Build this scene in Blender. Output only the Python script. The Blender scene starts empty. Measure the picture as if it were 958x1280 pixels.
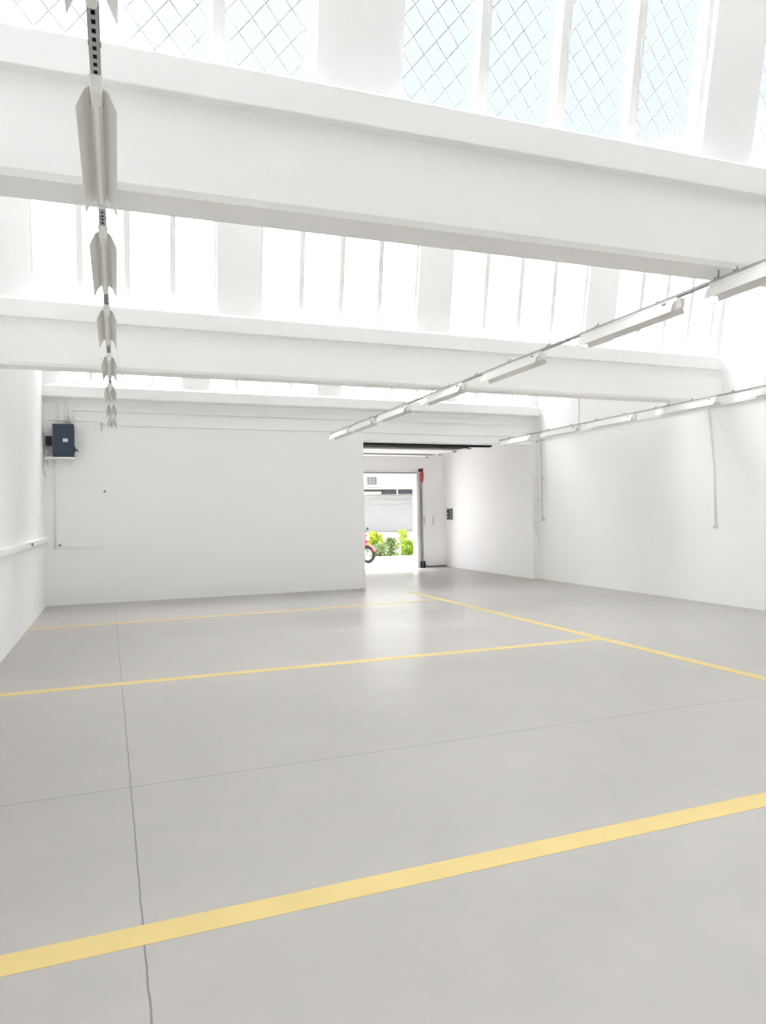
import bpy, bmesh, math, random
from mathutils import Vector, Matrix
random.seed(7)
C = bpy.context.scene.collection
PI = math.pi
S = bpy.context.scene

# ------------------------------------------------------------------ camera
F_PX, YAW, PITCH, ROLL, CAM_H = 875.0, .3639, .00406, .01686, 1.6
def make_camera():
    f = Vector((math.sin(YAW)*math.cos(PITCH), math.cos(YAW)*math.cos(PITCH), math.sin(PITCH)))
    r = Vector((math.cos(YAW), -math.sin(YAW), 0))
    d = f.cross(r)
    c, s = math.cos(ROLL), math.sin(ROLL)
    r2 = c*r + s*d
    d2 = -s*r + c*d
    cam = bpy.data.cameras.new('camera')
    cam.sensor_fit = 'VERTICAL'
    cam.sensor_height = 36.0
    cam.sensor_width = 36.0*958/1280
    cam.lens = F_PX/1280*36.0
    cam.clip_start = .05
    cam.clip_end = 400
    o = bpy.data.objects.new('camera', cam)
    C.objects.link(o)
    up, back = -d2, -f
    o.matrix_world = Matrix(((r2.x, up.x, back.x, 0), (r2.y, up.y, back.y, 0), (r2.z, up.z, back.z, CAM_H), (0, 0, 0, 1)))
    S.camera = o
make_camera()

# ------------------------------------------------------------------ sky, exposure
SOUTH = (1.7, 1.7, 1.71)
ZENITH = (29.5, 29.5, 29.8)
NORTH_LOW = (3.7, 3.7, 3.73)
PATCH_W = (.97, 1.015, 1.10)
PATCH_E = (.85, .92, 1.06)
def make_world():
    w = bpy.data.worlds.new('sky'); S.world = w
    w.use_nodes = True
    nt = w.node_tree; nt.nodes.clear()
    N = nt.nodes.new; L = nt.links.new
    tc = N('ShaderNodeTexCoord')
    nrm = N('ShaderNodeVectorMath'); nrm.operation = 'NORMALIZE'
    L(tc.outputs['Generated'], nrm.inputs[0])
    sep = N('ShaderNodeSeparateXYZ'); L(nrm.outputs[0], sep.inputs[0])
    def smooth(src, lo, hi):
        r = N('ShaderNodeMapRange'); r.interpolation_type = 'SMOOTHSTEP'
        r.inputs['From Min'].default_value = lo; r.inputs['From Max'].default_value = hi
        L(src, r.inputs['Value']); return r.outputs[0]
    def mixc(fac, a, b):
        m = N('ShaderNodeMix'); m.data_type = 'RGBA'; L(fac, m.inputs['Factor'])
        for k, v in (('A', a), ('B', b)):
            if isinstance(v, tuple): m.inputs[k].default_value = (*v, 1)
            else: L(v, m.inputs[k])
        return m.outputs['Result']
    # bright veiled sun side to the south, white cloud overhead, thinner cloud to the north
    north = mixc(smooth(sep.outputs['Z'], .62, .95), NORTH_LOW, ZENITH)
    base = mixc(smooth(sep.outputs['Y'], -.25, .3), SOUTH, north)
    # a band of pale blue sky above the roofs to the north, hazier towards the west
    noi = N('ShaderNodeTexNoise'); noi.inputs['Scale'].default_value = 4.0; noi.inputs['Detail'].default_value = 4
    L(nrm.outputs[0], noi.inputs['Vector'])
    ad = N('ShaderNodeMath'); ad.operation = 'MULTIPLY_ADD'; ad.inputs[1].default_value = .07
    L(noi.outputs['Fac'], ad.inputs[0]); L(sep.outputs['Z'], ad.inputs[2])
    def mul(a, b):
        n = N('ShaderNodeMath'); n.operation = 'MULTIPLY'; L(a, n.inputs[0]); L(b, n.inputs[1]); return n.outputs[0]
    band = mul(smooth(ad.outputs[0], .385, .485), smooth(ad.outputs[0], .80, .69))
    band = mul(band, smooth(sep.outputs['Y'], .25, .45))
    tint = mixc(smooth(sep.outputs['X'], -.1, .6), PATCH_W, PATCH_E)
    col = mixc(band, base, tint)
    bg = N('ShaderNodeBackground'); L(col, bg.inputs['Color'])
    out = N('ShaderNodeOutputWorld'); L(bg.outputs[0], out.inputs[0])
make_world()
S.view_settings.view_transform = 'Standard'
S.view_settings.look = 'None'
S.view_settings.gamma = 1
S.view_settings.use_curve_mapping = False
S.view_settings.exposure = 0.17
cy = S.cycles
cy.max_bounces = 16; cy.diffuse_bounces = 12; cy.glossy_bounces = 4
cy.transparent_max_bounces = 24; cy.transmission_bounces = 8
cy.caustics_reflective = False; cy.caustics_refractive = False
cy.use_denoising = True
cy.sample_clamp_indirect = 8
def portal(loc, rot, sx, sy):
    l = bpy.data.lights.new('sky_portal', 'AREA'); l.shape = 'RECTANGLE'; l.size = sx; l.size_y = sy
    l.cycles.is_portal = True
    o = bpy.data.objects.new('sky_portal', l); C.objects.link(o); o.location = loc; o.rotation_euler = rot

# ------------------------------------------------------------------ materials
MATS = {}
def mat(name, col, rough=.6, metal=0.0, noise=0.0, scale=3.0, spec=.4, coat=0, bump=0.0):
    m = bpy.data.materials.new(name); m.use_nodes = True
    nt = m.node_tree; b = nt.nodes['Principled BSDF']
    b.inputs['Base Color'].default_value = (*col, 1)
    b.inputs['Roughness'].default_value = rough
    b.inputs['Metallic'].default_value = metal
    b.inputs['Specular IOR Level'].default_value = spec
    tc = nt.nodes.new('ShaderNodeTexCoord')
    n = nt.nodes.new('ShaderNodeTexNoise'); n.inputs['Scale'].default_value = scale; n.inputs['Detail'].default_value = 4
    nt.links.new(tc.outputs['Object'], n.inputs['Vector'])
    r = nt.nodes.new('ShaderNodeMapRange'); r.inputs['To Min'].default_value = 1-noise; r.inputs['To Max'].default_value = 1+noise*.4
    nt.links.new(n.outputs['Fac'], r.inputs['Value'])
    mx = nt.nodes.new('ShaderNodeVectorMath'); mx.operation = 'SCALE'; mx.inputs[0].default_value = col
    nt.links.new(r.outputs[0], mx.inputs['Scale']); nt.links.new(mx.outputs[0], b.inputs['Base Color'])
    if bump:
        bp = nt.nodes.new('ShaderNodeBump'); bp.inputs['Strength'].default_value = bump; bp.inputs['Distance'].default_value = .01
        n2 = nt.nodes.new('ShaderNodeTexNoise'); n2.inputs['Scale'].default_value = 60; n2.inputs['Detail'].default_value = 3
        nt.links.new(tc.outputs['Object'], n2.inputs['Vector'])
        nt.links.new(n2.outputs['Fac'], bp.inputs['Height']); nt.links.new(bp.outputs[0], b.inputs['Normal'])
    MATS[name] = m
    return m
M_WALL = mat('white_wall_paint', (.942, .940, .940), .7, noise=.02, scale=.8, spec=.25, bump=.05)
M_BEAM = mat('white_beam_paint', (.942, .940, .940), .7, noise=.02, scale=1.2, spec=.25, bump=.04)
M_FRAME = mat('white_window_frame', (.86, .86, .85), .45, noise=.03, scale=9)
M_WHITE = mat('white_enamel', (.86, .86, .84), .4, noise=.03, scale=12)
M_PIPE = mat('white_painted_conduit', (.90, .895, .88), .5, noise=.05, scale=8)
M_GREYP = mat('greyed_paint', (.62, .61, .59), .5, noise=.08, scale=10)
M_ZINC = mat('zinc_rail', (.50, .50, .49), .5, metal=.25, noise=.12, scale=14)
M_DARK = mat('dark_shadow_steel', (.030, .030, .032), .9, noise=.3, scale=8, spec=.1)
M_REFL = mat('grey_reflector_inside', (.88, .87, .85), .5, metal=.0, noise=.08, scale=7)
M_TUBE = mat('unlit_fluorescent_tube', (.88, .88, .87), .25, noise=.02)
M_BLUE = mat('dark_blue_enamel', (.040, .060, .095), .38, noise=.15, scale=6)
M_BLACK = mat('black_plastic', (.02, .02, .022), .45, noise=.2)
M_LABEL = mat('pale_label', (.80, .84, .88), .5, noise=.03)
M_STEEL = mat('galvanised_steel', (.34, .34, .345), .42, metal=.5, noise=.15, scale=15)
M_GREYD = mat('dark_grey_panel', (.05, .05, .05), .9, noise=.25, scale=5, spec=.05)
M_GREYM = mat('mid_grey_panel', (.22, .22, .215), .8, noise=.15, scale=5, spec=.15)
M_RED = mat('red_paint', (.50, .06, .085), .35, noise=.12, scale=6)
M_RUBBER = mat('black_rubber', (.03, .03, .032), .8, noise=.2)
M_ALLOY = mat('grey_alloy', (.48, .48, .50), .35, metal=.6, noise=.1)
M_MESH = mat('galvanised_wire', (.44, .445, .45), .55, metal=.0, noise=.1, scale=30)
M_CONC = mat('pale_concrete_yard', (.52, .51, .50), .85, noise=.12, scale=1.5, bump=.1)
M_ROOF = mat('white_roof_sheet', (.75, .75, .74), .7, noise=.05)
M_FACADE = mat('white_facade', (.70, .70, .69), .7, noise=.03)
M_FLAG = mat('pale_grey_cladding', (.12, .122, .125), .65, noise=.05)
M_CLAD = mat('grey_wall_cladding', (.47, .474, .48), .65, noise=.08)
M_VENT = mat('pale_grey_grille', (.34, .34, .345), .6, noise=.05)
M_AWN = mat('grey_green_steel', (.05, .058, .06), .5, noise=.1)
M_SIGN = mat('sign_grey', (.16, .16, .17), .6, noise=.1)
M_STEM = mat('green_stem', (.10, .15, .03), .7, noise=.2)
LEAVES = [mat('yellow_green_leaf', (.50, .60, .05), .6, noise=.3, scale=9),
          mat('fresh_green_leaf', (.34, .50, .06), .6, noise=.35, scale=9),
          mat('grey_green_leaf', (.32, .42, .19), .6, noise=.4, scale=9)]

def make_glass():
    m = bpy.data.materials.new('clear_window_glass'); m.use_nodes = True
    nt = m.node_tree; nt.nodes.clear(); N = nt.nodes.new
    t = N('ShaderNodeBsdfTransparent'); t.inputs[0].default_value = (.97, .985, .98, 1)
    g = N('ShaderNodeBsdfGlossy'); g.inputs['Roughness'].default_value = .02
    lw = N('ShaderNodeLayerWeight'); lw.inputs[0].default_value = .5
    pw = N('ShaderNodeMath'); pw.operation = 'POWER'; pw.inputs[1].default_value = 5
    nt.links.new(lw.outputs['Facing'], pw.inputs[0])
    ml = N('ShaderNodeMath'); ml.operation = 'MULTIPLY_ADD'; ml.inputs[1].default_value = .5; ml.inputs[2].default_value = .03
    nt.links.new(pw.outputs[0], ml.inputs[0])
    mx = N('ShaderNodeMixShader'); nt.links.new(ml.outputs[0], mx.inputs[0])
    nt.links.new(t.outputs[0], mx.inputs[1]); nt.links.new(g.outputs[0], mx.inputs[2])
    o = N('ShaderNodeOutputMaterial'); nt.links.new(mx.outputs[0], o.inputs[0])
    return m
M_GLASS = make_glass()

def make_floor_mat():
    m = bpy.data.materials.new('power_floated_concrete'); m.use_nodes = True
    nt = m.node_tree; b = nt.nodes['Principled BSDF']; N = nt.nodes.new; L = nt.links.new
    tc = N('ShaderNodeTexCoord'); sep = N('ShaderNodeSeparateXYZ'); L(tc.outputs['Object'], sep.inputs[0])
    def noise(scale, detail, rough=.55, dist=0):
        n = N('ShaderNodeTexNoise'); n.inputs['Scale'].default_value = scale; n.inputs['Detail'].default_value = detail
        n.inputs['Roughness'].default_value = rough; n.inputs['Distortion'].default_value = dist
        L(tc.outputs['Object'], n.inputs['Vector']); return n.outputs['Fac']
    def math_(op, a, bb=None, c=None):
        n = N('ShaderNodeMath'); n.operation = op
        for i, v in enumerate((a, bb, c)):
            if v is None: continue
            if isinstance(v, (int, float)): n.inputs[i].default_value = v
            else: L(v, n.inputs[i])
        return n.outputs[0]
    big = noise(.55, 5, .6, .6); mid = noise(3.2, 5, .65, .3); fine = noise(38, 4, .7)
    v = math_('MULTIPLY_ADD', big, .20, .80)
    v = math_('ADD', v, math_('MULTIPLY_ADD', mid, .15, -.075))
    v = math_('ADD', v, math_('MULTIPLY_ADD', fine, .03, -.015))
    # sawn joints, one across the hall every 7 m and one lengthwise
    wob = math_('MULTIPLY_ADD', noise(5, 3), .012, -.006)
    jy = math_('ABSOLUTE', math_('ADD', math_('SUBTRACT', sep.outputs['Y'], 4.455), wob))
    jy = math_('SMOOTH_MIN', jy, math_('ABSOLUTE', math_('SUBTRACT', sep.outputs['Y'], -2.6)), .0)
    lx = math_('MULTIPLY_ADD', sep.outputs['Y'], -.0115, .108)
    jx = math_('ABSOLUTE', math_('ADD', math_('SUBTRACT', sep.outputs['X'], lx), wob))
    j = math_('MINIMUM', jx, jy)
    mr = N('ShaderNodeMapRange'); mr.inputs['From Min'].default_value = .0026; mr.inputs['From Max'].default_value = .005
    mr.inputs['To Min'].default_value = .5; mr.inputs['To Max'].default_value = 1
    L(j, mr.inputs['Value'])
    v = math_('MULTIPLY', v, mr.outputs[0])
    tint = N('ShaderNodeMix'); tint.data_type = 'RGBA'
    tint.inputs['A'].default_value = (.455, .438, .420, 1); tint.inputs['B'].default_value = (.460, .434, .411, 1)
    L(mid, tint.inputs['Factor'])
    sc = N('ShaderNodeVectorMath'); sc.operation = 'SCALE'; L(tint.outputs['Result'], sc.inputs[0]); L(v, sc.inputs['Scale'])
    L(sc.outputs[0], b.inputs['Base Color'])
    r = math_("MULTIPLY_ADD", big, .06, .275); L(r, b.inputs['Roughness'])
    b.inputs['Specular IOR Level'].default_value = .22
    bp = N('ShaderNodeBump'); bp.inputs['Strength'].default_value = .006; bp.inputs['Distance'].default_value = .01
    L(mid, bp.inputs['Height']); L(bp.outputs[0], b.inputs['Normal'])
    return m
M_FLOOR = make_floor_mat()
def make_line_mat():
    m = mat('worn_yellow_floor_paint', (.68, .525, .21), .5, noise=.10, scale=5, spec=.4)
    return m
M_YELLOW = make_line_mat()

# ------------------------------------------------------------------ mesh helpers
class MB:
    def __init__(self): self.v = []; self.f = []; self.mi = []; self.X = None
    def add(self, vs, fs, mi=0):
        n = len(self.v)
        if self.X is not None: vs = [self.X(*p) for p in vs]
        self.v += [tuple(p) for p in vs]
        for f in fs: self.f.append(tuple(i+n for i in f)); self.mi.append(mi)
    def box(self, x0, x1, y0, y1, z0, z1, mi=0):
        vs = [(x, y, z) for z in (z0, z1) for y in (y0, y1) for x in (x0, x1)]
        self.add(vs, [(0, 2, 3, 1), (4, 5, 7, 6), (0, 1, 5, 4), (2, 6, 7, 3), (0, 4, 6, 2), (1, 3, 7, 5)], mi)
        return self
    def hexa(self, lo, hi, mi=0):       # four points below, the same four above, counter-clockwise
        vs = list(lo)+list(hi)
        self.add(vs, [(3, 2, 1, 0), (4, 5, 6, 7), (0, 1, 5, 4), (1, 2, 6, 5), (2, 3, 7, 6), (3, 0, 4, 7)], mi)
        return self
    def prism(self, prof, x0, x1, axis='x', mi=0):   # profile of 2-D points extruded along an axis
        n = len(prof)
        def P(a, b, t): return {'x': (t, a, b), 'y': (a, t, b), 'z': (a, b, t)}[axis]
        vs = [P(a, b, x0) for a, b in prof]+[P(a, b, x1) for a, b in prof]
        fs = [tuple(range(n))[::-1], tuple(range(n, 2*n))]+[(i, (i+1) % n, (i+1) % n+n, i+n) for i in range(n)]
        self.add(vs, fs, mi); return self
    def tube(self, pts, r, n=10, mi=0, cap=True):
        pts = [Vector(p) for p in pts]; rings = []
        rr = r if isinstance(r, (list, tuple)) else [r]*len(pts)
        for i, p in enumerate(pts):
            a = pts[max(0, i-1)]; b = pts[min(len(pts)-1, i+1)]
            t = (b-a).normalized()
            u = t.cross(Vector((0, 0, 1)) if abs(t.z) < .9 else Vector((1, 0, 0))).normalized(); w = t.cross(u)
            rings.append([p+rr[i]*(math.cos(2*PI*k/n)*u+math.sin(2*PI*k/n)*w) for k in range(n)])
        vs = [q for ring in rings for q in ring]; fs = []
        for i in range(len(pts)-1):
            for k in range(n): fs.append((i*n+k, i*n+(k+1) % n, (i+1)*n+(k+1) % n, (i+1)*n+k))
        if cap: fs += [tuple(range(n))[::-1], tuple(range((len(pts)-1)*n, len(pts)*n))]
        self.add(vs, fs, mi); return self
    def torus(self, c, R, r, axis='y', n=28, m=10, mi=0):
        c = Vector(c); vs = []; fs = []
        for i in range(n):
            a = 2*PI*i/n
            for k in range(m):
                b = 2*PI*k/m; q = R+r*math.cos(b)
                p = {'y': (q*math.cos(a), r*math.sin(b), q*math.sin(a)), 'x': (r*math.sin(b), q*math.cos(a), q*math.sin(a))}[axis]
                vs.append(c+Vector(p))
        for i in range(n):
            for k in range(m):
                fs.append((i*m+k, i*m+(k+1) % m, ((i+1) % n)*m+(k+1) % m, ((i+1) % n)*m+k))
        self.add(vs, fs, mi); return self
    def build(self, name, mats, parent=None, bevel=0, smooth=False, loc=None):
        me = bpy.data.meshes.new(name)
        o = bpy.data.objects.new(name, me); C.objects.link(o)
        vs = self.v
        if loc is not None:
            vs = [(p[0]-loc[0], p[1]-loc[1], p[2]-loc[2]) for p in vs]; o.location = loc
        me.from_pydata(vs, [], self.f); me.update()
        if not isinstance(mats, (list, tuple)): mats = [mats]
        for m in mats: me.materials.append(m)
        me.polygons.foreach_set('material_index', self.mi)
        bm = bmesh.new(); bm.from_mesh(me); bmesh.ops.recalc_face_normals(bm, faces=bm.faces); bm.to_mesh(me); bm.free()
        if smooth: me.polygons.foreach_set('use_smooth', [True]*len(me.polygons))
        if bevel:
            b = o.modifiers.new('edges', 'BEVEL'); b.width = bevel; b.segments = 2; b.limit_method = 'ANGLE'; b.angle_limit = math.radians(40)
        if parent is not None: o.parent = parent
        return o
def tag(o, label, cat, group=None):
    o['label'] = label; o['category'] = cat
    if group: o['group'] = group
    return o
def structure(o, label=None):
    o['kind'] = 'structure'
    if label: o['label'] = label
    return o
def thing(name, label, cat, loc=(0, 0, 0), group=None, rotz=0):
    o = bpy.data.objects.new(name, None); C.objects.link(o); o.location = loc; o.rotation_euler = (0, 0, rotz)
    return tag(o, label, cat, group)
def copy_tree(o, parent=None):
    c = o.copy(); C.objects.link(c); c.parent = parent
    for ch in list(o.children): copy_tree(ch, c)
    return c

# ------------------------------------------------------------------ room shell
XL, XR, YF, YB, ZT = -1.25, 9.47, -8.0, 14.5, 6.3
RX = 9.36                 # right wall of the rear room, stands a little further in
RY = 19.2                 # rear wall of the rear room
OX = 5.07                 # left jamb of the wide opening in the back wall
HZ = 3.225                # underside of its header

fl = MB().box(XL-.3, XR+.3, YF-.3, RY+.35, -.2, 0).build('floor', M_FLOOR)
structure(fl, 'pale grey power floated concrete floor of the hall with sawn joints')
structure(MB().box(XL-.3, XL, YF-.3, YB+.3, 0, ZT).build('wall_left', M_WALL), 'white wall along the left of the hall')
structure(MB().box(XR, XR+.3, YF-.3, YB+.02, 0, ZT).build('wall_right', M_WALL), 'long white wall along the right of the hall')
def ybk(x): return 14.46
w = MB()
w.hexa([(XL, ybk(XL), 0), (OX, ybk(OX), 0), (OX, ybk(OX)+.3, 0), (XL, ybk(XL)+.3, 0)], [(XL, ybk(XL), 4.1), (OX, ybk(OX), 4.1), (OX, ybk(OX)+.3, 4.1), (XL, ybk(XL)+.3, 4.1)])
w.hexa([(OX, ybk(OX), HZ), (XR, ybk(XR), HZ), (XR, ybk(XR)+.3, HZ), (OX, ybk(OX)+.3, HZ)], [(OX, ybk(OX), 4.1), (XR, ybk(XR), 4.1), (XR, ybk(XR)+.3, 4.1), (OX, ybk(OX)+.3, 4.1)])
structure(w.build('wall_back', M_WALL), 'white back wall with a wide opening at its right')
w = MB().box(RX, XR+.3, ybk(XR)-.02, RY+.3, 0, 3.55)
structure(w.build('wall_rear_right', M_WALL), 'white wall of the rear room right of the gate')
GX0, GX1, GZ = 4.95, 8.40, 2.84
w = MB().box(4.5, GX0, RY, RY+.3, 0, 3.55).box(GX1, RX, RY, RY+.3, 0, 3.55).box(GX0, GX1, RY, RY+.3, GZ, 3.55)
structure(w.build('wall_rear', M_WALL), 'white wall around the gate of the rear room')
structure(MB().box(4.2, 4.5, YB+.2, RY+.3, 0, 3.55).build('wall_rear_left', M_WALL))
structure(MB().box(4.2, XR+.3, YB+.2, RY+.5, 3.5, 3.7).build('ceiling', M_WALL), 'white ceiling of the rear room')

# unseen wall behind the camera, its wide glazing added to let in daylight
w = MB().box(XL, .0, YF-.3, YF, 0, ZT).box(9.1, XR, YF-.3, YF, 0, ZT).box(.0, 9.1, YF-.3, YF, 4.6, ZT)
structure(w.build('wall_front', M_WALL))
d = MB()
for i in range(8): d.box(i*1.3-.03 if i else 0, i*1.3+.03, YF-.2, YF-.1, 0, 4.6)
for z in (0, 1.5, 3.0, 4.53): d.box(0, 9.1, YF-.2, YF-.1, z, z+.07)
d = structure(d.build('added_glazing', M_FRAME)); d2 = MB().box(.02, 9.08, YF-.155, YF-.145, .05, 4.56).build('glass', M_GLASS, d)
portal((4.55, YF-.32, 2.3), (PI/2, 0, PI), 9.1, 4.6)

# ------------------------------------------------------------------ sheds: gutter beam, ledge, glazing, roof slope
TILT = math.radians(11)
NROW = [0]; NWIN = [0]
def shed(Y0, yaw, zt, groups, ends, lab):
    cx = 4.1
    def W(x, y, z):       # local (x along the hall width, y deeper, z) -> world, the row turned about the hall's middle
        dx = x-cx
        return (cx+dx*math.cos(yaw)-y*math.sin(yaw), Y0+dx*math.sin(yaw)+y*math.cos(yaw), z)
    x0, x1 = ends
    # beam with a projecting ledge on its near side
    NROW[0] += 1
    b = MB(); b.X = W
    if Y0 > 14: b.prism([(.075, zt-.2), (.36, zt-.2), (.36, zt+.02), (.075, zt-.02)], x0, x1)
    else: b.prism([(.075, zt-.2), (.075, zt-.69), (.095, zt-.725), (.36, zt-.725), (.36, zt+.02), (.075, zt-.02)], x0, x1)
    beam = structure(b.build('trim_%d' % NROW[0], M_BEAM), lab[0])
    l = MB(); l.X = W
    l.prism([(0, zt-.195), (.09, zt-.195), (.17, zt-.1), (.17, zt+.075), (.012, zt+.012), (0, zt)], x0, x1-.07)
    l.build('ledge', M_BEAM, beam, bevel=.006)
    # sloping glazed wall
    ys, zs = .165, zt+.03
    st, ct = math.sin(TILT), math.cos(TILT)
    def T(x, t, n):       # along, up the slope, towards the hall
        return W(x, ys-t*st-n*ct, zs+t*ct-n*st)
    H, t0, t1 = 1.95, .05, (1.78 if Y0 > 0 else .62 if Y0 > -3 else .5)
    p = MB(); p.X = T
    xs = [x0]+[v for g in groups for v in g]+[x1]
    for i in range(0, len(xs), 2):
        if xs[i+1] > xs[i]+.005: p.box(xs[i], xs[i+1], t0, t1, -.14, 0)
    p.box(x0, x1, -.06, t0, -.14, 0); p.box(x0, x1, t1, H, -.14, 0)
    structure(p.build('wall_skylight_%s' % lab[2], M_WALL), lab[1])
    for gi, (a, c) in enumerate(groups):
        NWIN[0] += 1
        f = MB(); f.X = T
        f.box(a, a+.035, t0, t1, -.13, -.05); f.box(c-.035, c, t0, t1, -.13, -.05)
        f.box(a+.035, c-.035, t0, t0+.035, -.13, -.05); f.box(a+.035, c-.035, t1-.035, t1, -.13, -.05)
        for k in (1, 2, 3):
            xm = a+(c-a)*k/4
            f.box(xm-.035, xm+.035, t0+.035, t1-.035, -.13, -.045)
            f.box(xm+.012, xm+.018, t0+.035, t1-.035, -.045, -.040)
        win = structure(f.build('window_%d' % NWIN[0], M_FRAME), 'sloping four pane skylight window '+lab[3][gi] if lab[3] else None)
        g = MB(); g.X = T
        for k in range(4):
            g.box(a+(c-a)*k/4+.02, a+(c-a)*(k+1)/4-.02, t0+.02, t1-.02, -.102, -.098)
        g.build('glass', M_GLASS, win)
        if Y0 > 0:
            wm = MB(); wm.X = T
            dw, dh, wr = .158, .185, .0029
            tb, tt = t0, t1
            for sgn in (1, -1):
                sl = sgn*dh/dw
                nn = -.165 if sgn > 0 else -.170
                span = (tt-tb)*dw/dh
                q = math.floor((a-span)/dw)*dw
                while q < c+span:
                    xa, ta, xb, tb2 = q, tb, q+span*sgn, tt
                    if xa > xb: xa, ta, xb, tb2 = xb, tb2, xa, ta
                    if xb > a and xa < c:
                        if xa < a: ta = ta+(a-xa)*sl; xa = a
                        if xb > c: tb2 = tb2-(xb-c)*sl; xb = c
                        L = math.hypot(xb-xa, tb2-ta)
                        if L > .03:
                            ux, ut = (xb-xa)/L, (tb2-ta)/L
                            px, pt = -ut*wr, ux*wr
                            lo = [(xa-px, ta-pt, nn-wr), (xb-px, tb2-pt, nn-wr), (xb+px, tb2+pt, nn-wr), (xa+px, ta+pt, nn-wr)]
                            hi = [(u, v, nn+wr) for u, v, _ in lo]
                            wm.hexa(lo, hi)
                    q += dw
            for xx in (a+.004, c-.004): wm.box(xx-.004, xx+.004, tb, tt, -.172, -.13)
            wm.build('security_mesh', M_MESH, win)
    ctr = T((x0+x1)/2, (t0+t1)/2, -.2)
    portal(ctr, (-(PI/2+TILT), 0, yaw), x1-x0, t1-t0)
    return W, ys-H*st, zs+H*ct

rows = []
G = [(-.93, 1.25), (1.72, 3.93), (4.45, 6.74), (7.31, 9.2)]
r_b = shed(-6.2, 0, 4.1, G, (XL, XR), (None, None, 'far_behind', None))  # this row and the next are unseen, added to bring in daylight
r_a = shed(-1.1, 0, 4.1, G, (XL, XR), (None, None, 'behind', None))
r_1 = shed(3.80, -.029, 4.1, [(-1.12, 1.15), (1.675, 4.05), (4.52, 6.75), (7.3, 9.2)], (XL-.02, XR+.03),
  ('nearest white gutter beam across the hall under the first skylights', 'white sloping wall holding the first row of skylights', 'near',
   ['left of the hall over the nearest beam', 'wide and near the top of the photo, right of the lamp rail', 'at the right edge of the photo over the nearest beam', 'beyond the right edge over the nearest beam']))
r_2 = shed(8.80, 0, 4.1, [(-.89, 1.215), (1.76, 3.95), (4.46, 6.76), (7.31, 9.32)], (XL, XR),
  ('second white gutter beam across the middle of the hall', 'white sloping wall holding the second row of skylights', 'middle',
   ['of the second row, leftmost, behind the left lamp rail', 'of the second row, second from the left wall', 'of the second row, third from the left wall', 'of the second row, next to the right wall']))
r_3 = shed(14.2, 0, 4.09, [(-.98, 1.26), (1.76, 4.02), (4.53, 6.93), (7.33, 9.3)], (XL-.01, XR+.01),
  ('white beam and ledge on top of the back wall', 'white sloping wall holding the last low row of skylights', 'back',
   ['low over the back wall, leftmost', 'low over the back wall, second from left', 'low over the back wall, third from left', 'low over the back wall, next to the right wall']))
# roof slopes fall from each ridge down to the gutter of the row before it
def slope(y_gut, z_gut, y_ridge, z_ridge, nm, light=None):
    m = MB()
    def P(x, u, h): return (x, y_gut+(y_ridge-y_gut)*u, z_gut+(z_ridge-z_gut)*u+h)
    def piece(mb, xa, xb, ua, ub, h0=0, h1=.15):
        mb.hexa([P(xa, ua, h0), P(xb, ua, h0), P(xb, ub, h0), P(xa, ub, h0)], [P(xa, ua, h1), P(xb, ua, h1), P(xb, ub, h1), P(xa, ub, h1)])
    if light is None: piece(m, XL, XR, 0, 1)
    else:                                   # an unseen glazed strip added low in the slope to brighten the hall
        ua, ub, xa, xb = light
        piece(m, XL, XR, 0, ua); piece(m, XL, XR, ub, 1); piece(m, XL, xa, ua, ub); piece(m, xb, XR, ua, ub)
    o = structure(m.build('ceiling_%s' % nm, M_WALL))
    if light is not None:
        g = MB(); piece(g, xa, xb, ua, ub, .06, .065); g.build('glass', M_GLASS, o)
        c = Vector(P((xa+xb)/2, (ua+ub)/2, .2)); tl = math.atan2(z_ridge-z_gut, y_ridge-y_gut)
        portal(c, (tl, 0, 0), xb-xa, (ub-ua)*math.hypot(y_ridge-y_gut, z_ridge-z_gut))
ridge = -.21
slope(YF-.3, 5.6, -6.2+ridge, 5.99, 'far')
slope(-6.2+.36, 4.1, -1.1+ridge, 5.99, 'behind')
slope(-1.1+.36, 4.1, 3.80+ridge, 5.99, 'near')
slope(3.80+.36, 4.1, 8.80+ridge, 5.99, 'middle', (.10, .160, .3, 8.9))
slope(8.80+.36, 4.1, 14.2+ridge, 5.98, 'back', (.10, .186, .3, 8.9))
# haunch where the middle beam meets the left wall
structure(MB().prism([(XL, 4.1), (XL, 3.37), (XL+.13, 3.37), (XL+.07, 3.58), (XL+.07, 4.1)], 8.86, 9.15, axis='y').build('trim_6', M_BEAM))
portal(((GX0+GX1)/2, RY+.32, GZ/2), (-PI/2, 0, 0), GX1-GX0, GZ)

# ------------------------------------------------------------------ painted floor lines
def line(x0, y0, x1, y1, wdt, label):
    d = Vector((x1-x0, y1-y0)); d.normalize(); n = Vector((-d.y, d.x))*wdt/2
    m = MB()
    lo = [(x0-n.x, y0-n.y, 0), (x1-n.x, y1-n.y, 0), (x1+n.x, y1+n.y, 0), (x0+n.x, y0+n.y, 0)]
    m.hexa(lo, [(a, b, .0012) for a, b, _ in lo])
    tag(m.build('floor_line', M_YELLOW), label, 'floor marking', 'yellow floor lines')
line(XL, 2.857, 5.56, 2.868, .138, 'yellow painted line across the floor, the broad one nearest the camera')
line(XL, 7.29, 5.62, 7.25, .13, 'yellow painted line across the floor that ends at the long line, middle of the hall')
line(XL, 11.50, 5.56, 11.85, .115, 'thin yellow painted line across the floor nearest the back wall')
line(5.68, .8, 5.66, 13.4, .13, 'yellow painted line running lengthwise towards the gate, parallel to the right wall')
line(8.6, 14.15, 9.42, 13.3, .05, 'short faded yellow line on the floor at the foot of the right wall')

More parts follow.
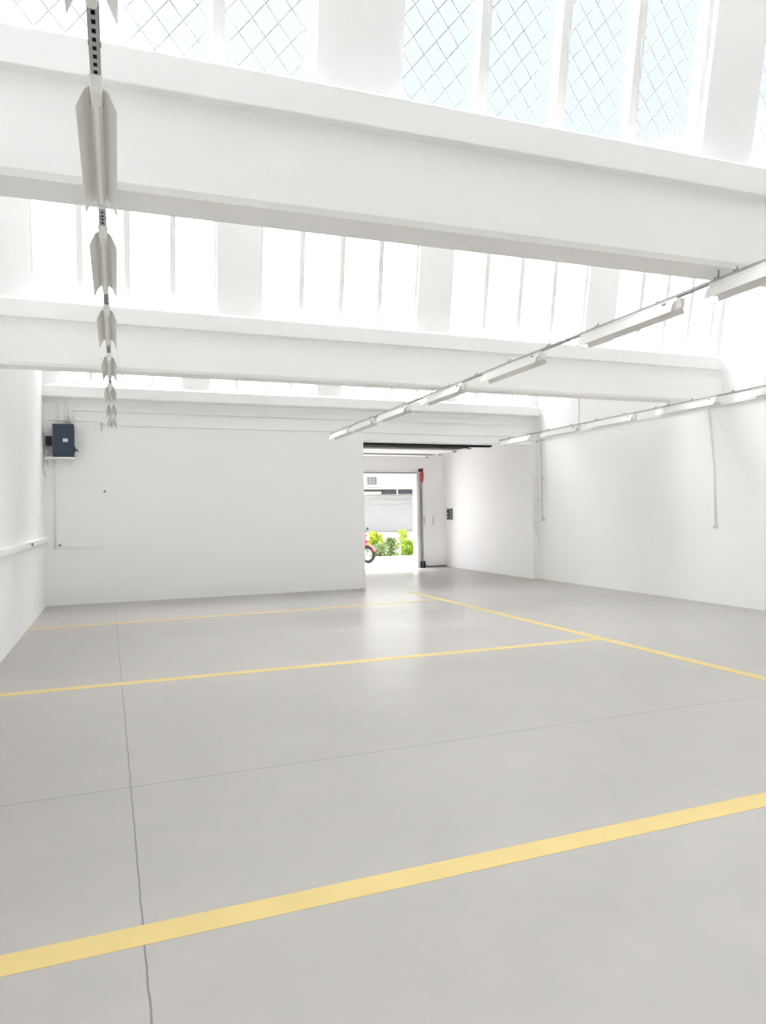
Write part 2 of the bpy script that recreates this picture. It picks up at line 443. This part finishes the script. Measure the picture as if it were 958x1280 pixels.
# ------------------------------------------------------------------ lamp rails and fluorescent fittings
ZR = 3.29       # underside of the rails
def rail(x, y0, y1, label, hang):
    t = thing('light_rail', label, 'lighting rail', (x, y0, ZR), 'perforated lamp rails')
    m = MB()
    L = y1-y0
    m.box(-.019, -.017, 0, L, 0, .022).box(.017, .019, 0, L, 0, .022).box(-.019, .019, 0, L, .020, .022)
    m.box(-.019, -.007, 0, L, 0, .002).box(.007, .019, 0, L, 0, .002)
    y = .0
    while y < L-.03:
        m.box(-.007, .007, y, y+.022, 0, .002); y += .048
    m.build('channel', M_ZINC, t)
    MB().box(-.0165, .0165, .01, L-.01, .008, .0195).build('shade_filler', M_DARK, t)  # dark solid filling the channel, stands in for the shade behind the slots
    for hy in hang:
        h = MB().box(-.03, .03, hy-y0-.02, hy-y0+.02, .022, .028).tube([(0, hy-y0, .025), (0, hy-y0, .09)], .006, 8)
        h.build('hanger', M_STEEL, t)
    y = .55
    while y < L-.2:
        c = MB().box(-.022, .022, y-.012, y+.012, .022, .030).tube([(.010, y, .028), (.010, y, .058)], .006, 8)
        c.build('clamp', M_STEEL, t); y += .78
    return t
rail(-.05, .6, 13.35, 'perforated grey steel lamp rail down the left of the hall, seen end on', (3.95, 9.0))
rail(4.2, .9, 13.95, 'long perforated lamp rail running diagonally through the middle of the photo', (3.95, 9.0))
rail(8.45, 2.5, 14.38, 'perforated lamp rail along the right wall', (3.9, 9.0))

def make_fitting(L):
    t = bpy.data.objects.new('fluorescent_light', None); C.objects.link(t)
    # batten housing, hung right under the rail
    h = MB().box(-.022, .022, -.02, L, -.05, 0)
    h.build('housing', M_WHITE, t, bevel=.003)
    # V-shaped reflector, white outside, grey inside
    r = MB()
    prof = [(.021, -.028), (.044, -.045), (.075, -.118)]
    th = .002
    for s in (-1, 1):
        for i in range(len(prof)-1):
            (a0, b0), (a1, b1) = prof[i], prof[i+1]
            vs = []
            for y in (0, L):
                for (a, b) in ((a0, b0), (a1, b1)):
                    vs += [(s*a, y, b), (s*(a-th), y, b-th*1.2)]
            # 0 a0 outer,1 a0 inner,2 a1 outer,3 a1 inner, +4 at the far end
            r.add(vs, [(0, 2, 6, 4)], 0)
            r.add(vs, [(1, 5, 7, 3)], 1)
            r.add(vs, [(0, 1, 3, 2), (4, 6, 7, 5), (2, 3, 7, 6), (0, 4, 5, 1)], 0)
    r.build('reflector', [M_WHITE, M_REFL], t)
    MB().tube([(0, .03, -.072), (0, L-.03, -.072)], .013, 12).build('tube', M_TUBE, t, smooth=False)
    for y0, y1 in ((-.06, .03), (L-.045, L-.005)):
        b = MB().prism([(-.026, -.02), (-.015, -.092), (.015, -.092), (.026, -.02)], y0, y1, axis='y')
        b.build('lamp_holder', M_WHITE, t, bevel=.003)
    for s in (-1, 1):
        MB().box(-.036 if s < 0 else .024, -.024 if s < 0 else .036, .10, .13, -.035, -.02).build('spring_clip', M_STEEL, t)
    return t
proto = {}
def fitting(x, y, label, grp, L=1.22):
    if L not in proto: o = proto[L] = make_fitting(L)
    else: o = copy_tree(proto[L])
    o.location = (x, y, ZR)
    tag(o, label, 'ceiling light', grp)
    return o
ordn = ['first', 'second', 'third', 'fourth', 'fifth', 'sixth', 'seventh', 'eighth']
left_y = [1.36, 2.88, 4.33, 5.92, 7.62, 9.3, 10.8, 12.15]
lab_l = ['grey reflector tip of the lamp cut off by the top edge, on the left rail',
         'largest fluorescent lamp on the left rail, in front of the nearest beam',
         'fluorescent lamp on the left rail seen against the second skylight row',
         'fluorescent lamp on the left rail seen against the second beam, with grey wings',
         'small fluorescent lamp on the left rail just above the last row of skylights',
         'small fluorescent lamp on the left rail, third from its far end',
         'small fluorescent lamp on the left rail, second from its far end',
         'smallest fluorescent lamp at the far end of the left rail']
for y, l in zip(left_y, lab_l): fitting(-.05, y, l, 'lamps on the left rail', 1.0)
mid_y = [2.80, 4.36, 6.28, 8.05, 9.9, 11.4, 12.72]
lab_m = ['white fluorescent lamp on the middle rail cut off by the right edge of the photo',
         'largest whole fluorescent lamp on the middle rail, in front of the rightmost skylight',
         'white fluorescent lamp on the middle rail, second whole one, in front of the second beam',
         'white fluorescent lamp on the middle rail just below the second beam',
         'white fluorescent lamp on the middle rail below the low skylights, fourth whole one',
         'small fluorescent lamp on the middle rail, next to the last one',
         'last fluorescent lamp at the far end of the middle rail, over the back wall']
for y, l in zip(mid_y, lab_m): fitting(4.2, y, l, 'lamps on the middle rail')
right_y = [4.3, 6.17, 8.02, 9.83, 11.4, 13.08]
lab_r = ['fluorescent lamp on the right rail outside the right edge of the photo',
         'fluorescent lamp on the right rail cut off by the right edge of the photo',
         'largest whole fluorescent lamp on the right rail, above the wall conduit',
         'fluorescent lamp on the right rail, second whole one from the right edge',
         'fluorescent lamp on the right rail where the thin drop pipe comes down',
         'last fluorescent lamp of the right rail, in front of the header over the opening']
for y, l in zip(right_y, lab_r):
    if y > 5: fitting(8.45, y, l, 'lamps on the right rail')

# ------------------------------------------------------------------ conduits and cable trunking
def pipe(name, pts, r, m, label, cat='conduit', group=None, clips=()):
    o = thing(name, label, cat, pts[0], group)
    b = MB().tube([Vector(p)-Vector(pts[0]) for p in pts], r, 10)
    b.build('pipe', m, o, smooth=True)
    for (cx, cy_, cz, sx, sy, sz) in clips:
        MB().box(cx-sx-pts[0][0], cx+sx-pts[0][0], cy_-sy-pts[0][1], cy_+sy-pts[0][1], cz-sz-pts[0][2], cz+sz-pts[0][2]).build('clip', M_GREYP, o)
    return o
pipe('wall_conduit', [(XR-.014, 9.16, 3.36), (XR-.014, 9.14, 3.2), (XR-.014, 9.06, 2.2), (XR-.014, 9.05, 1.3)], .018, M_PIPE,
     'thin white conduit running down the right wall below the lamps', clips=((XR-.02, 9.16, 3.36, .022, .05, .018), (XR-.02, 9.05, 1.3, .02, .035, .02)))
pipe('wall_conduit', [(XR-.05, 14.14, 3.9), (XR-.05, 14.14, 3.3), (XR-.05, 14.13, 1.4)], .013, M_GREYP,
     'thin grey conduit at the corner beside the wide opening, ends at mid height', clips=((XR-.028, 14.14, 3.3, .03, .02, .02), (XR-.028, 14.14, 2.4, .03, .02, .015), (XR-.028, 14.13, 1.42, .03, .025, .025)))
pipe('wall_conduit', [(XR-.05, 14.34, 3.89), (XR-.05, 14.34, 1.9), (XR-.05, 14.34, .9)], .016, M_PIPE,
     'white conduit at the corner behind the grey one, beside the wide opening', clips=((XR-.028, 14.34, 3.3, .03, .02, .02), (XR-.028, 14.34, 1.9, .03, .02, .02)))
pipe('drop_pipe', [(XR-.014, 12.72, 4.3), (XR-.014, 12.73, 3.42)], .011, M_PIPE,
     'short thin pipe dropping down the right wall from under the second beam', clips=((XR-.016, 12.73, 3.44, .018, .03, .03),))
tr = thing('cable_trunking', 'long white trunking along the right wall behind the lamp rail', 'cable trunking', (XR, 5, 3.32))
MB().box(-.035, 0, 0, 9.3, 0, .05).build('channel', M_PIPE, tr, bevel=.004)
MB().box(-.04, -.035, 0, 9.3, .012, .038).build('cover', M_PIPE, tr)

yb = lambda x: ybk(x)
# back wall trunking and thin wires
def backbar(name, x0, x1, z0, z1, dep, m, label, cat):
    b = MB().hexa([(x0, yb(x0)-dep, z0), (x1, yb(x1)-dep, z0), (x1, yb(x1)-.001, z0), (x0, yb(x0)-.001, z0)],
                  [(x0, yb(x0)-dep, z1), (x1, yb(x1)-dep, z1), (x1, yb(x1)-.001, z1), (x0, yb(x0)-.001, z1)])
    o = b.build(name, m, bevel=.006); return tag(o, label, cat)
backbar('cable_trunking', -.74, 9.2, 3.665, 3.76, .06, M_PIPE, 'white cable trunking across the back wall under the ledge', 'cable trunking')
backbar('wall_conduit', -.2, 9.1, 3.40, 3.43, .03, M_PIPE, 'thin white conduit across the back wall, lowest of the level lines', 'conduit')
backbar('wall_conduit', XL, -.30, 3.475, 3.50, .025, M_PIPE, 'short thin conduit across the back wall behind the blue cabinet', 'conduit')
backbar('wall_conduit', XL, -.86, 3.82, 3.86, .04, M_PIPE, 'short white conduit high in the left corner of the back wall', 'conduit')
hk = MB().tube([(-.245, yb(0)-.03, 3.44), (-.245, yb(0)-.05, 3.40), (-.245, yb(0)-.05, 3.30)], .012, 8)
hk.box(-.27, -.22, yb(0)-.05, yb(0), 3.40, 3.45)
tag(hk.build('cable_clip', M_GREYP), 'small grey cable clip at the left end of the thin conduit', 'clip')
for x, z, l in ((-.865, 3.84, 'white conduit rising from the top of the blue cabinet, left of the pair'), (-.775, 3.665, 'white conduit rising from the top of the blue cabinet, right of the pair')):
    y = yb(x)-.045
    pipe('riser_conduit', [(x, y, 3.385), (x, y, z)], .026, M_PIPE, l, clips=((x, yb(x)-.02, 3.55, .035, .021, .015),))
pipe('riser_conduit', [(-1.0, yb(-1)-.02, 3.50), (-1.0, yb(-1)-.02, 3.82)], .012, M_PIPE, 'thinnest riser conduit left of the pair above the blue cabinet')

# dark blue cabinet on its wall shelf
bx = thing('electrical_cabinet', 'dark blue electrical cabinet standing on a small shelf in the left corner', 'electrical cabinet', (-.90, yb(-.9), 2.765))
MB().box(-.18, .18, -.26, -.02, 0, .62).build('case', M_BLUE, bx, bevel=.012)
MB().box(-.17, .17, -.275, -.26, .012, .608).build('door', M_BLUE, bx, bevel=.006)
lp = MB().box(-.008, .075, -.279, -.275, .285, .345).build('label_plate', M_LABEL, bx); lp['label'] = 'pale label plate'
hd = MB().tube([(.18, -.2, .15), (.215, -.22, .15), (.245, -.235, .115)], [.018, .016, .012], 8).box(.175, .2, -.23, -.17, .10, .2)
hd.build('switch_handle', M_BLACK, bx)
MB().box(-.012, .0, -.268, -.02, .62, .628).build('top_flange', M_BLUE, bx)
sh = thing('wall_shelf', 'small white wall shelf under the dark blue cabinet', 'shelf', (-.95, yb(-.9), 2.74))
MB().box(-.28, .25, -.33, .0, -.005, .025).build('board', M_WHITE, sh, bevel=.004)
for x in (-.2, .17): MB().prism([(0, -.005), (-.25, -.005), (0, -.14)], x-.01, x+.01).build('bracket', M_WHITE, sh)
jb = thing('junction_box', 'small black box with a hanging cable left of the blue cabinet', 'junction box', (-1.17, yb(-1.1), 3.0))
MB().box(-.045, .06, -.13, 0, 0, .17).build('case', M_BLACK, jb, bevel=.008)
MB().box(-.02, .035, -.136, -.13, .05, .12).build('cover', M_DARK, jb)
cab = []
for i in range(13):
    u = i/12
    cab.append((.0-.045*math.sin(u*PI)-.03*u, -.345-.01*math.sin(u*PI*2), -.0-.72*u))
cab = [(0, -.06, .0), (0, -.2, -.06), (-.0, -.36, -.16)]+[(-.02-.05*math.sin(u*PI), -.362+.05*u, -.2-.42*u) for u in (0, .25, .5, .75, 1)]
MB().tube(cab, .008, 8).build('cable', M_GREYP, jb, smooth=True)
pipe('wall_conduit', [(-1.085, yb(-1)-.014, 1.05), (-1.085, yb(-1)-.014, 2.30), (-1.06, yb(-1)-.014, 2.36), (-1.06, yb(-1)-.014, 2.735)], .014, M_PIPE,
     'thin white conduit down the back wall from the shelf, left of the cover panel')
pn = thing('cover_panel', 'large flat white cover panel on the back wall under the blue cabinet', 'panel', (-.64, yb(-.64), 1.07))
MB().box(-.41, .41, -.028, -.001, 0, 1.21).build('sheet', M_WALL, pn, bevel=.004)
MB().box(-.41, .41, -.036, -.028, 0, .02).box(-.41, .41, -.036, -.028, 1.19, 1.21).build('edge_strip', M_PIPE, pn)
for x, z, l in ((-.205, 2.14, 'small grey wall plug right of the cover panel top'), (-1.0, 1.13, 'small grey wall plug at the lower left corner of the cover panel')):
    k = MB().tube([(x, yb(x), z), (x, yb(x)-.045, z)], .024, 12).tube([(x, yb(x)-.04, z), (x, yb(x)-.055, z)], .014, 10)
    tag(k.build('wall_plug', M_STEEL), l, 'plug', 'wall plugs by the cover panel')
# trunking with sockets along the left wall
tk = thing('cable_trunking', 'white cable trunking ledge along the left wall with sockets', 'cable trunking', (XL, 3, 1.205))
MB().box(0, .06, 0, 11.47, 0, .085).build('channel', M_WALL, tk, bevel=.006)
MB().box(.06, .064, 0, 11.47, .012, .073).build('cover', M_WALL, tk)
so = MB().box(.064, .074, 8.45, 8.72, .005, .08).build('socket', M_WHITE, tk, bevel=.003)
for y in (8.50, 8.58, 8.66): MB().tube([(.073, y, .042), (.077, y, .042)], .021, 12).build('outlet', M_DARK, so)
# ------------------------------------------------------------------ rear room: overhead gate, tracks, switches
dr = thing('overhead_door', 'opened overhead door lying flat under the ceiling of the rear room', 'overhead door', (6.7, 15.6, 3.27))
x0, x1 = 5.0-6.7, 8.42-6.7
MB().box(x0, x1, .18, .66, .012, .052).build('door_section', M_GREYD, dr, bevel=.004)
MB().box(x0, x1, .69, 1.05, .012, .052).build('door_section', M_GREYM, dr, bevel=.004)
MB().box(x0, x1, 1.08, 2.05, .012, .052).build('door_section', M_WALL, dr, bevel=.004)
MB().box(x0, x1, 2.08, 3.05, .012, .052).build('door_section', M_WALL, dr, bevel=.004)
MB().box(x0, x1, 2.25, 2.62, .0, .012).build('stiffener', M_GREYM, dr)
for x in (x0+.5, 0-.3, .9, x1-.1): MB().tube([(x-.05, .22, .0), (x+.05, .22, .0)], .022, 10).build('roller', M_BLACK, dr)
for s, x in ((-1, x0-.05), (1, x1+.05)):
    t_ = MB().box(x-.025, x+.025, -.5, 3.3, .0, .05).build('track', M_PIPE, dr)
    for y in (.35, 1.2, 2.1, 3.0):
        MB().box(x-.035, x+.035, y-.05, y+.05, -.03, .0).build('track_bracket', M_STEEL, t_)
        MB().box(x-.01, x+.01, y-.015, y+.015, .05, .23).build('hanger', M_STEEL, t_)
lt = MB().box(4.6, 8.5, 14.86, 14.93, HZ-.012, 3.5).box(4.6, 8.5, 14.86, 15.02, HZ-.03, HZ-.01)
tag(lt.build('steel_lintel', M_DARK), 'black steel beam just behind the top edge of the wide opening', 'beam')
pl = MB().box(GX1-1.85, GX1-.02, 15.25, 15.55, 3.40, 3.488).build('steel_plate', M_DARK)
tag(pl, 'dark steel plate under the rear ceiling behind the black beam', 'plate')
gt = thing('gate_track', 'vertical steel door track with a red top bracket right of the gate', 'door track', (8.535, RY-.003, 0))
MB().box(-.045, .0, -.09, -.0, .02, 2.84).box(-.045, .05, -.012, 0, .02, 2.84).build('track', M_STEEL, gt)
MB().box(-.15, -.05, -.03, 0, 0, 2.84).build('jamb_seal', M_FRAME, gt)
rb = MB().prism([(-.045, 2.55), (.03, 2.55), (.055, 2.75), (.04, 2.97), (-.03, 2.97), (-.05, 2.78)], -.12, -.09, axis='y').build('top_bracket', M_RED, gt, bevel=.008)
rb['label'] = 'red top bracket'
MB().box(-.13, -.02, -.2, -.12, 2.86, 2.95).build('pulley', M_BLACK, gt, bevel=.01)
for x in (-.07, .03): MB().box(x-.025, x+.025, -.14, -.09, 0, .2).build('foot_bracket', M_DARK, gt, bevel=.004)
MB().box(.09, .13, -.06, 0, 0, .10).build('floor_stop', M_STEEL, gt)
hd = MB().box(GX0, 8.38, RY-.03, RY+.02, GZ-.03, GZ+.01)
tag(hd.build('header_rail', M_STEEL), 'thin grey rail along the top of the gate opening', 'rail')
cb = thing('control_box', 'grey gate control box on the wall right of the gate', 'control box', (RX, 18.85, 1.42))
MB().box(-.09, 0, -.12, .12, 0, .34).build('case', M_GREYM, cb, bevel=.01)
MB().box(-.1, -.09, -.09, .09, .04, .30).build('front_cover', M_GREYD, cb, bevel=.006)
for z in (.1, .19): MB().tube([(-.1, 0, z), (-.115, 0, z)], .02, 10).build('push_button', M_LABEL, cb)
for x, l in ((8.63, 'small grey pull handle on the white wall nearer to the gate track'), (8.92, 'small grey pull handle on the white wall further from the gate track')):
    m = MB().tube([(x, RY, 1.54), (x, RY-.04, 1.52), (x, RY-.04, 1.30), (x, RY, 1.28)], .012, 8)
    tag(m.build('pull_handle', M_GREYP), l, 'handle', 'handles beside the gate')
m = MB().box(8.5, RX, RY-.015, RY, 0, .05); structure(m.build('baseboard_rear', M_GREYM))

# ------------------------------------------------------------------ outside the gate
structure(MB().box(-20, 45, RY+.3, 60, -.25, -.03).build('ground', M_CONC), 'bright pale yard outside the gate')
bd = thing('building', 'white building across the yard with a broad fascia', 'building', (15, 32, -.03))
MB().box(-16, 16, .5, 8, 0, 4.3).build('wall', M_FACADE, bd)
MB().box(-16, 16, -.55, .5, 2.87, 4.3).build('fascia', M_FACADE, bd)
b = MB()
for i in range(15): b.box(-16, 16, .44+.03*(i % 2), .5, .80+i*.12, .80+(i+1)*.12)
b.build('cladding', M_CLAD, bd)
b = MB().box(-2.95, 3.2, -.35, -.2, 2.63, 2.87).box(-16, 3.2, -.3, -.22, 2.76, 2.87)
b.build('canopy_beam', M_AWN, bd)
for x in (-2.2,): MB().box(x-.025, x+.025, -.4, .46, 2.62, 2.87).build('canopy_bracket', M_FACADE, bd)
v = MB()
vx0, vx1, vz0, vz1 = -3.83, -3.35, 3.07, 3.45
v.box(vx0, vx1, -.57, -.55, vz0, vz1)
vg = v.build('vent_backing', M_FLAG, bd)
g = MB()
for i in range(6): g.box(vx0+.03, vx1-.03, -.59, -.57, vz0+.03+i*.066, vz0+.062+i*.066)
for i in range(4): g.box(vx0+i*.165, vx0+.03+i*.165, -.595, -.57, vz0, vz1)
g.build('vent_grille', M_VENT, vg)
MB().box(-3.8, -3.15, -.565, -.55, 2.91, 2.97).build('sign_plate', M_VENT, bd)
MB().box(-16, 16, .1, .5, 0, .78).build('plinth', M_FACADE, bd)
kb = MB().box(2, 24, 24.0, 24.18, -.03, .06)
tag(kb.build('kerb', M_CONC, bevel=.02), 'pale concrete kerb in front of the green shrubs', 'kerb')
bedm = MB().box(2, 24, 24.18, 26.6, -.03, .02); structure(bedm.build('planting_bed', mat('bed_soil', (.16, .17, .06), .9, noise=.3, scale=4)))
def shrub(x, y, w_, h, lm, n, label, seed, tall=False):
    rnd = random.Random(seed)
    t = thing('shrub', label, 'shrub', (x, y, .02), 'shrubs across the yard')
    st = MB()
    for k in range(7):
        a = rnd.uniform(0, 2*PI); q = rnd.uniform(.1, .32)*w_
        st.tube([(0.02*math.cos(a), .02*math.sin(a), -.0), (q*.5*math.cos(a), q*.5*math.sin(a), h*.45), (q*math.cos(a), q*math.sin(a), h*.85)], [.012, .009, .004], 5)
    st.build('stem', M_STEM, t)
    lf = MB()
    for i in range(n):
        a = rnd.uniform(0, 2*PI); z = h*(.06+.92*rnd.random()**.8)
        rmax = w_*.5*(math.sqrt(max(.05, 1-((z/h-.40)/.62)**2)) if not tall else .55*(1.15-z/h))
        rr = rmax*math.sqrt(rnd.random())*(.85+.3*math.sin(3*a+seed))
        p = Vector((rr*math.cos(a), rr*math.sin(a)*.8, z))
        s = rnd.uniform(.035, .075)
        u = Vector((rnd.gauss(0, 1), rnd.gauss(0, 1), rnd.gauss(.3, .7))).normalized()
        w2 = u.cross(Vector((rnd.gauss(0, 1), rnd.gauss(0, 1), rnd.gauss(0, 1)))).normalized()
        c_ = u.cross(w2)*.008
        lf.add([p-u*s, p+w2*s*.45+c_, p+u*s, p-w2*s*.45+c_], [(0, 1, 2), (0, 2, 3)])
    lf.build('foliage', lm, t)
shrub(8.40, 24.75, 1.0, .80, LEAVES[0], 900, 'yellow green shrub beside the red motorcycle', 1)
shrub(9.36, 25.6, .85, .93, LEAVES[0], 950, 'tall yellow green shrub second from the motorcycle', 2)
shrub(9.2, 24.55, .75, .50, LEAVES[2], 700, 'low greyish shrub in front by the kerb, left of the middle', 3)
shrub(9.78, 24.95, .66, .72, LEAVES[2], 800, 'greyish green shrub in the middle of the bed', 4)
shrub(10.36, 24.55, .58, .60, LEAVES[1], 850, 'fresh green shrub right of the middle of the bed', 5)
shrub(10.5, 25.4, .6, 1.0, LEAVES[0], 330, 'narrow upright yellow green shrub at the right of the bed', 6)
shrub(7.15, 25.1, 1.1, .85, LEAVES[1], 700, 'green shrub behind the motorcycle', 8)
po = thing('bollard', 'slim grey bent post at the right end of the shrubs', 'post', (10.78, 24.35, .02))
MB().tube([(0, 0, 0), (0, 0, .55), (.02, 0, .72), (.10, 0, .82)], .035, 10).build('post', M_ALLOY, po, smooth=True)
MB().tube([(0, 0, 0), (0, 0, .03)], .08, 14).build('base_plate', M_ALLOY, po)

# red motorcycle, mostly hidden behind the jamb, front wheel forward
mc = thing('motorcycle', 'red motorcycle parked outside the gate, only its front shows past the wall', 'motorcycle', (7.93, 22.3, -.03), rotz=math.radians(-58))
def wheel(x, nm):
    w_ = MB().torus((x, 0, .30), .245, .055, 'y').build(nm, M_RUBBER, mc, smooth=True)
    r_ = MB().torus((x, 0, .30), .195, .02, 'y', 28, 8)
    for k in range(5):
        a = 2*PI*k/5
        r_.tube([(x, 0, .30), (x+.19*math.cos(a), 0, .30+.19*math.sin(a))], .016, 6)
    r_.tube([(x, -.06, .30), (x, .06, .30)], .04, 12).build('rim', M_ALLOY, w_)
    MB().tube([(x, -.07, .30), (x, -.075, .30)], .12, 20).build('brake_disc', M_STEEL, w_)
wheel(0, 'front_wheel'); wheel(-1.32, 'rear_wheel')
fk = MB()
for y in (-.085, .085): fk.tube([(0, y, .30), (-.28, y, .88)], .026, 10)
fk.build('fork', M_ALLOY, mc, smooth=True)
pr_ = []
for k in range(9):
    a = math.radians(20+k*15); pr_.append((.325*math.cos(a), .30+.325*math.sin(a)))
mg = MB().prism(pr_+[(q[0]*.94, .30+(q[1]-.30)*.94) for q in pr_[::-1]], -.075, .075, axis='y').build('front_mudguard', M_RED, mc, bevel=.006)
fa = MB()
fa.add([(.02, -.05, .70), (.02, .05, .70), (-.12, .17, .98), (-.12, -.17, .98), (-.30, .2, .58), (-.30, -.2, .58), (-.42, .14, .92), (-.42, -.14, .92)],
       [(0, 1, 2, 3), (1, 4, 6, 2), (0, 3, 7, 5), (3, 2, 6, 7), (0, 5, 4, 1), (4, 5, 7, 6)])
fa = fa.build('fairing', M_RED, mc, bevel=.03)
MB().tube([(-.03, 0, .84), (.005, 0, .835)], [.07, .06], 14).build('headlight', M_LABEL, fa)
MB().prism([(-.38, .72), (-.36, .93), (-.55, .98), (-.80, .86), (-.78, .70)], -.14, .14, axis='y').build('tank', M_RED, mc, bevel=.05)
MB().prism([(-.76, .78), (-.80, .86), (-1.10, .84), (-1.46, .93), (-1.46, .86), (-1.1, .75)], -.12, .12, axis='y').build('seat', M_RUBBER, mc, bevel=.03)
MB().prism([(-1.0, .76), (-1.45, .85), (-1.58, .90), (-1.5, .76), (-1.15, .66)], -.10, .10, axis='y').build('tail', M_RED, mc, bevel=.02)
MB().prism([(-.42, .26), (-.38, .60), (-.62, .68), (-.92, .60), (-.95, .30), (-.70, .22)], -.15, .15, axis='y').build('engine', M_ALLOY, mc, bevel=.03)
MB().tube([(-.9, .07, .42), (-1.32, .09, .30)], .03, 8).tube([(-.9, -.07, .42), (-1.32, -.09, .30)], .03, 8).build('swingarm', M_ALLOY, mc)
MB().tube([(-.55, -.17, .30), (-.9, -.17, .25), (-1.45, -.17, .45)], [.025, .03, .05], 10).build('exhaust', M_STEEL, mc, smooth=True)
MB().tube([(-.38, -.34, .98), (-.29, -.16, 1.02), (-.29, .16, 1.02), (-.38, .34, .98)], .014, 8).build('handlebar', M_BLACK, mc, smooth=True)
for s in (-1, 1):
    MB().tube([(-.29, s*.2, 1.02), (-.24, s*.28, 1.16)], .008, 6).tube([(-.245, s*.28, 1.16), (-.225, s*.28, 1.16)], .05, 12).build('mirror', M_BLACK, mc)
MB().tube([(-.75, .1, .28), (-.70, .32, .0)], .013, 8).build('kickstand', M_STEEL, mc)
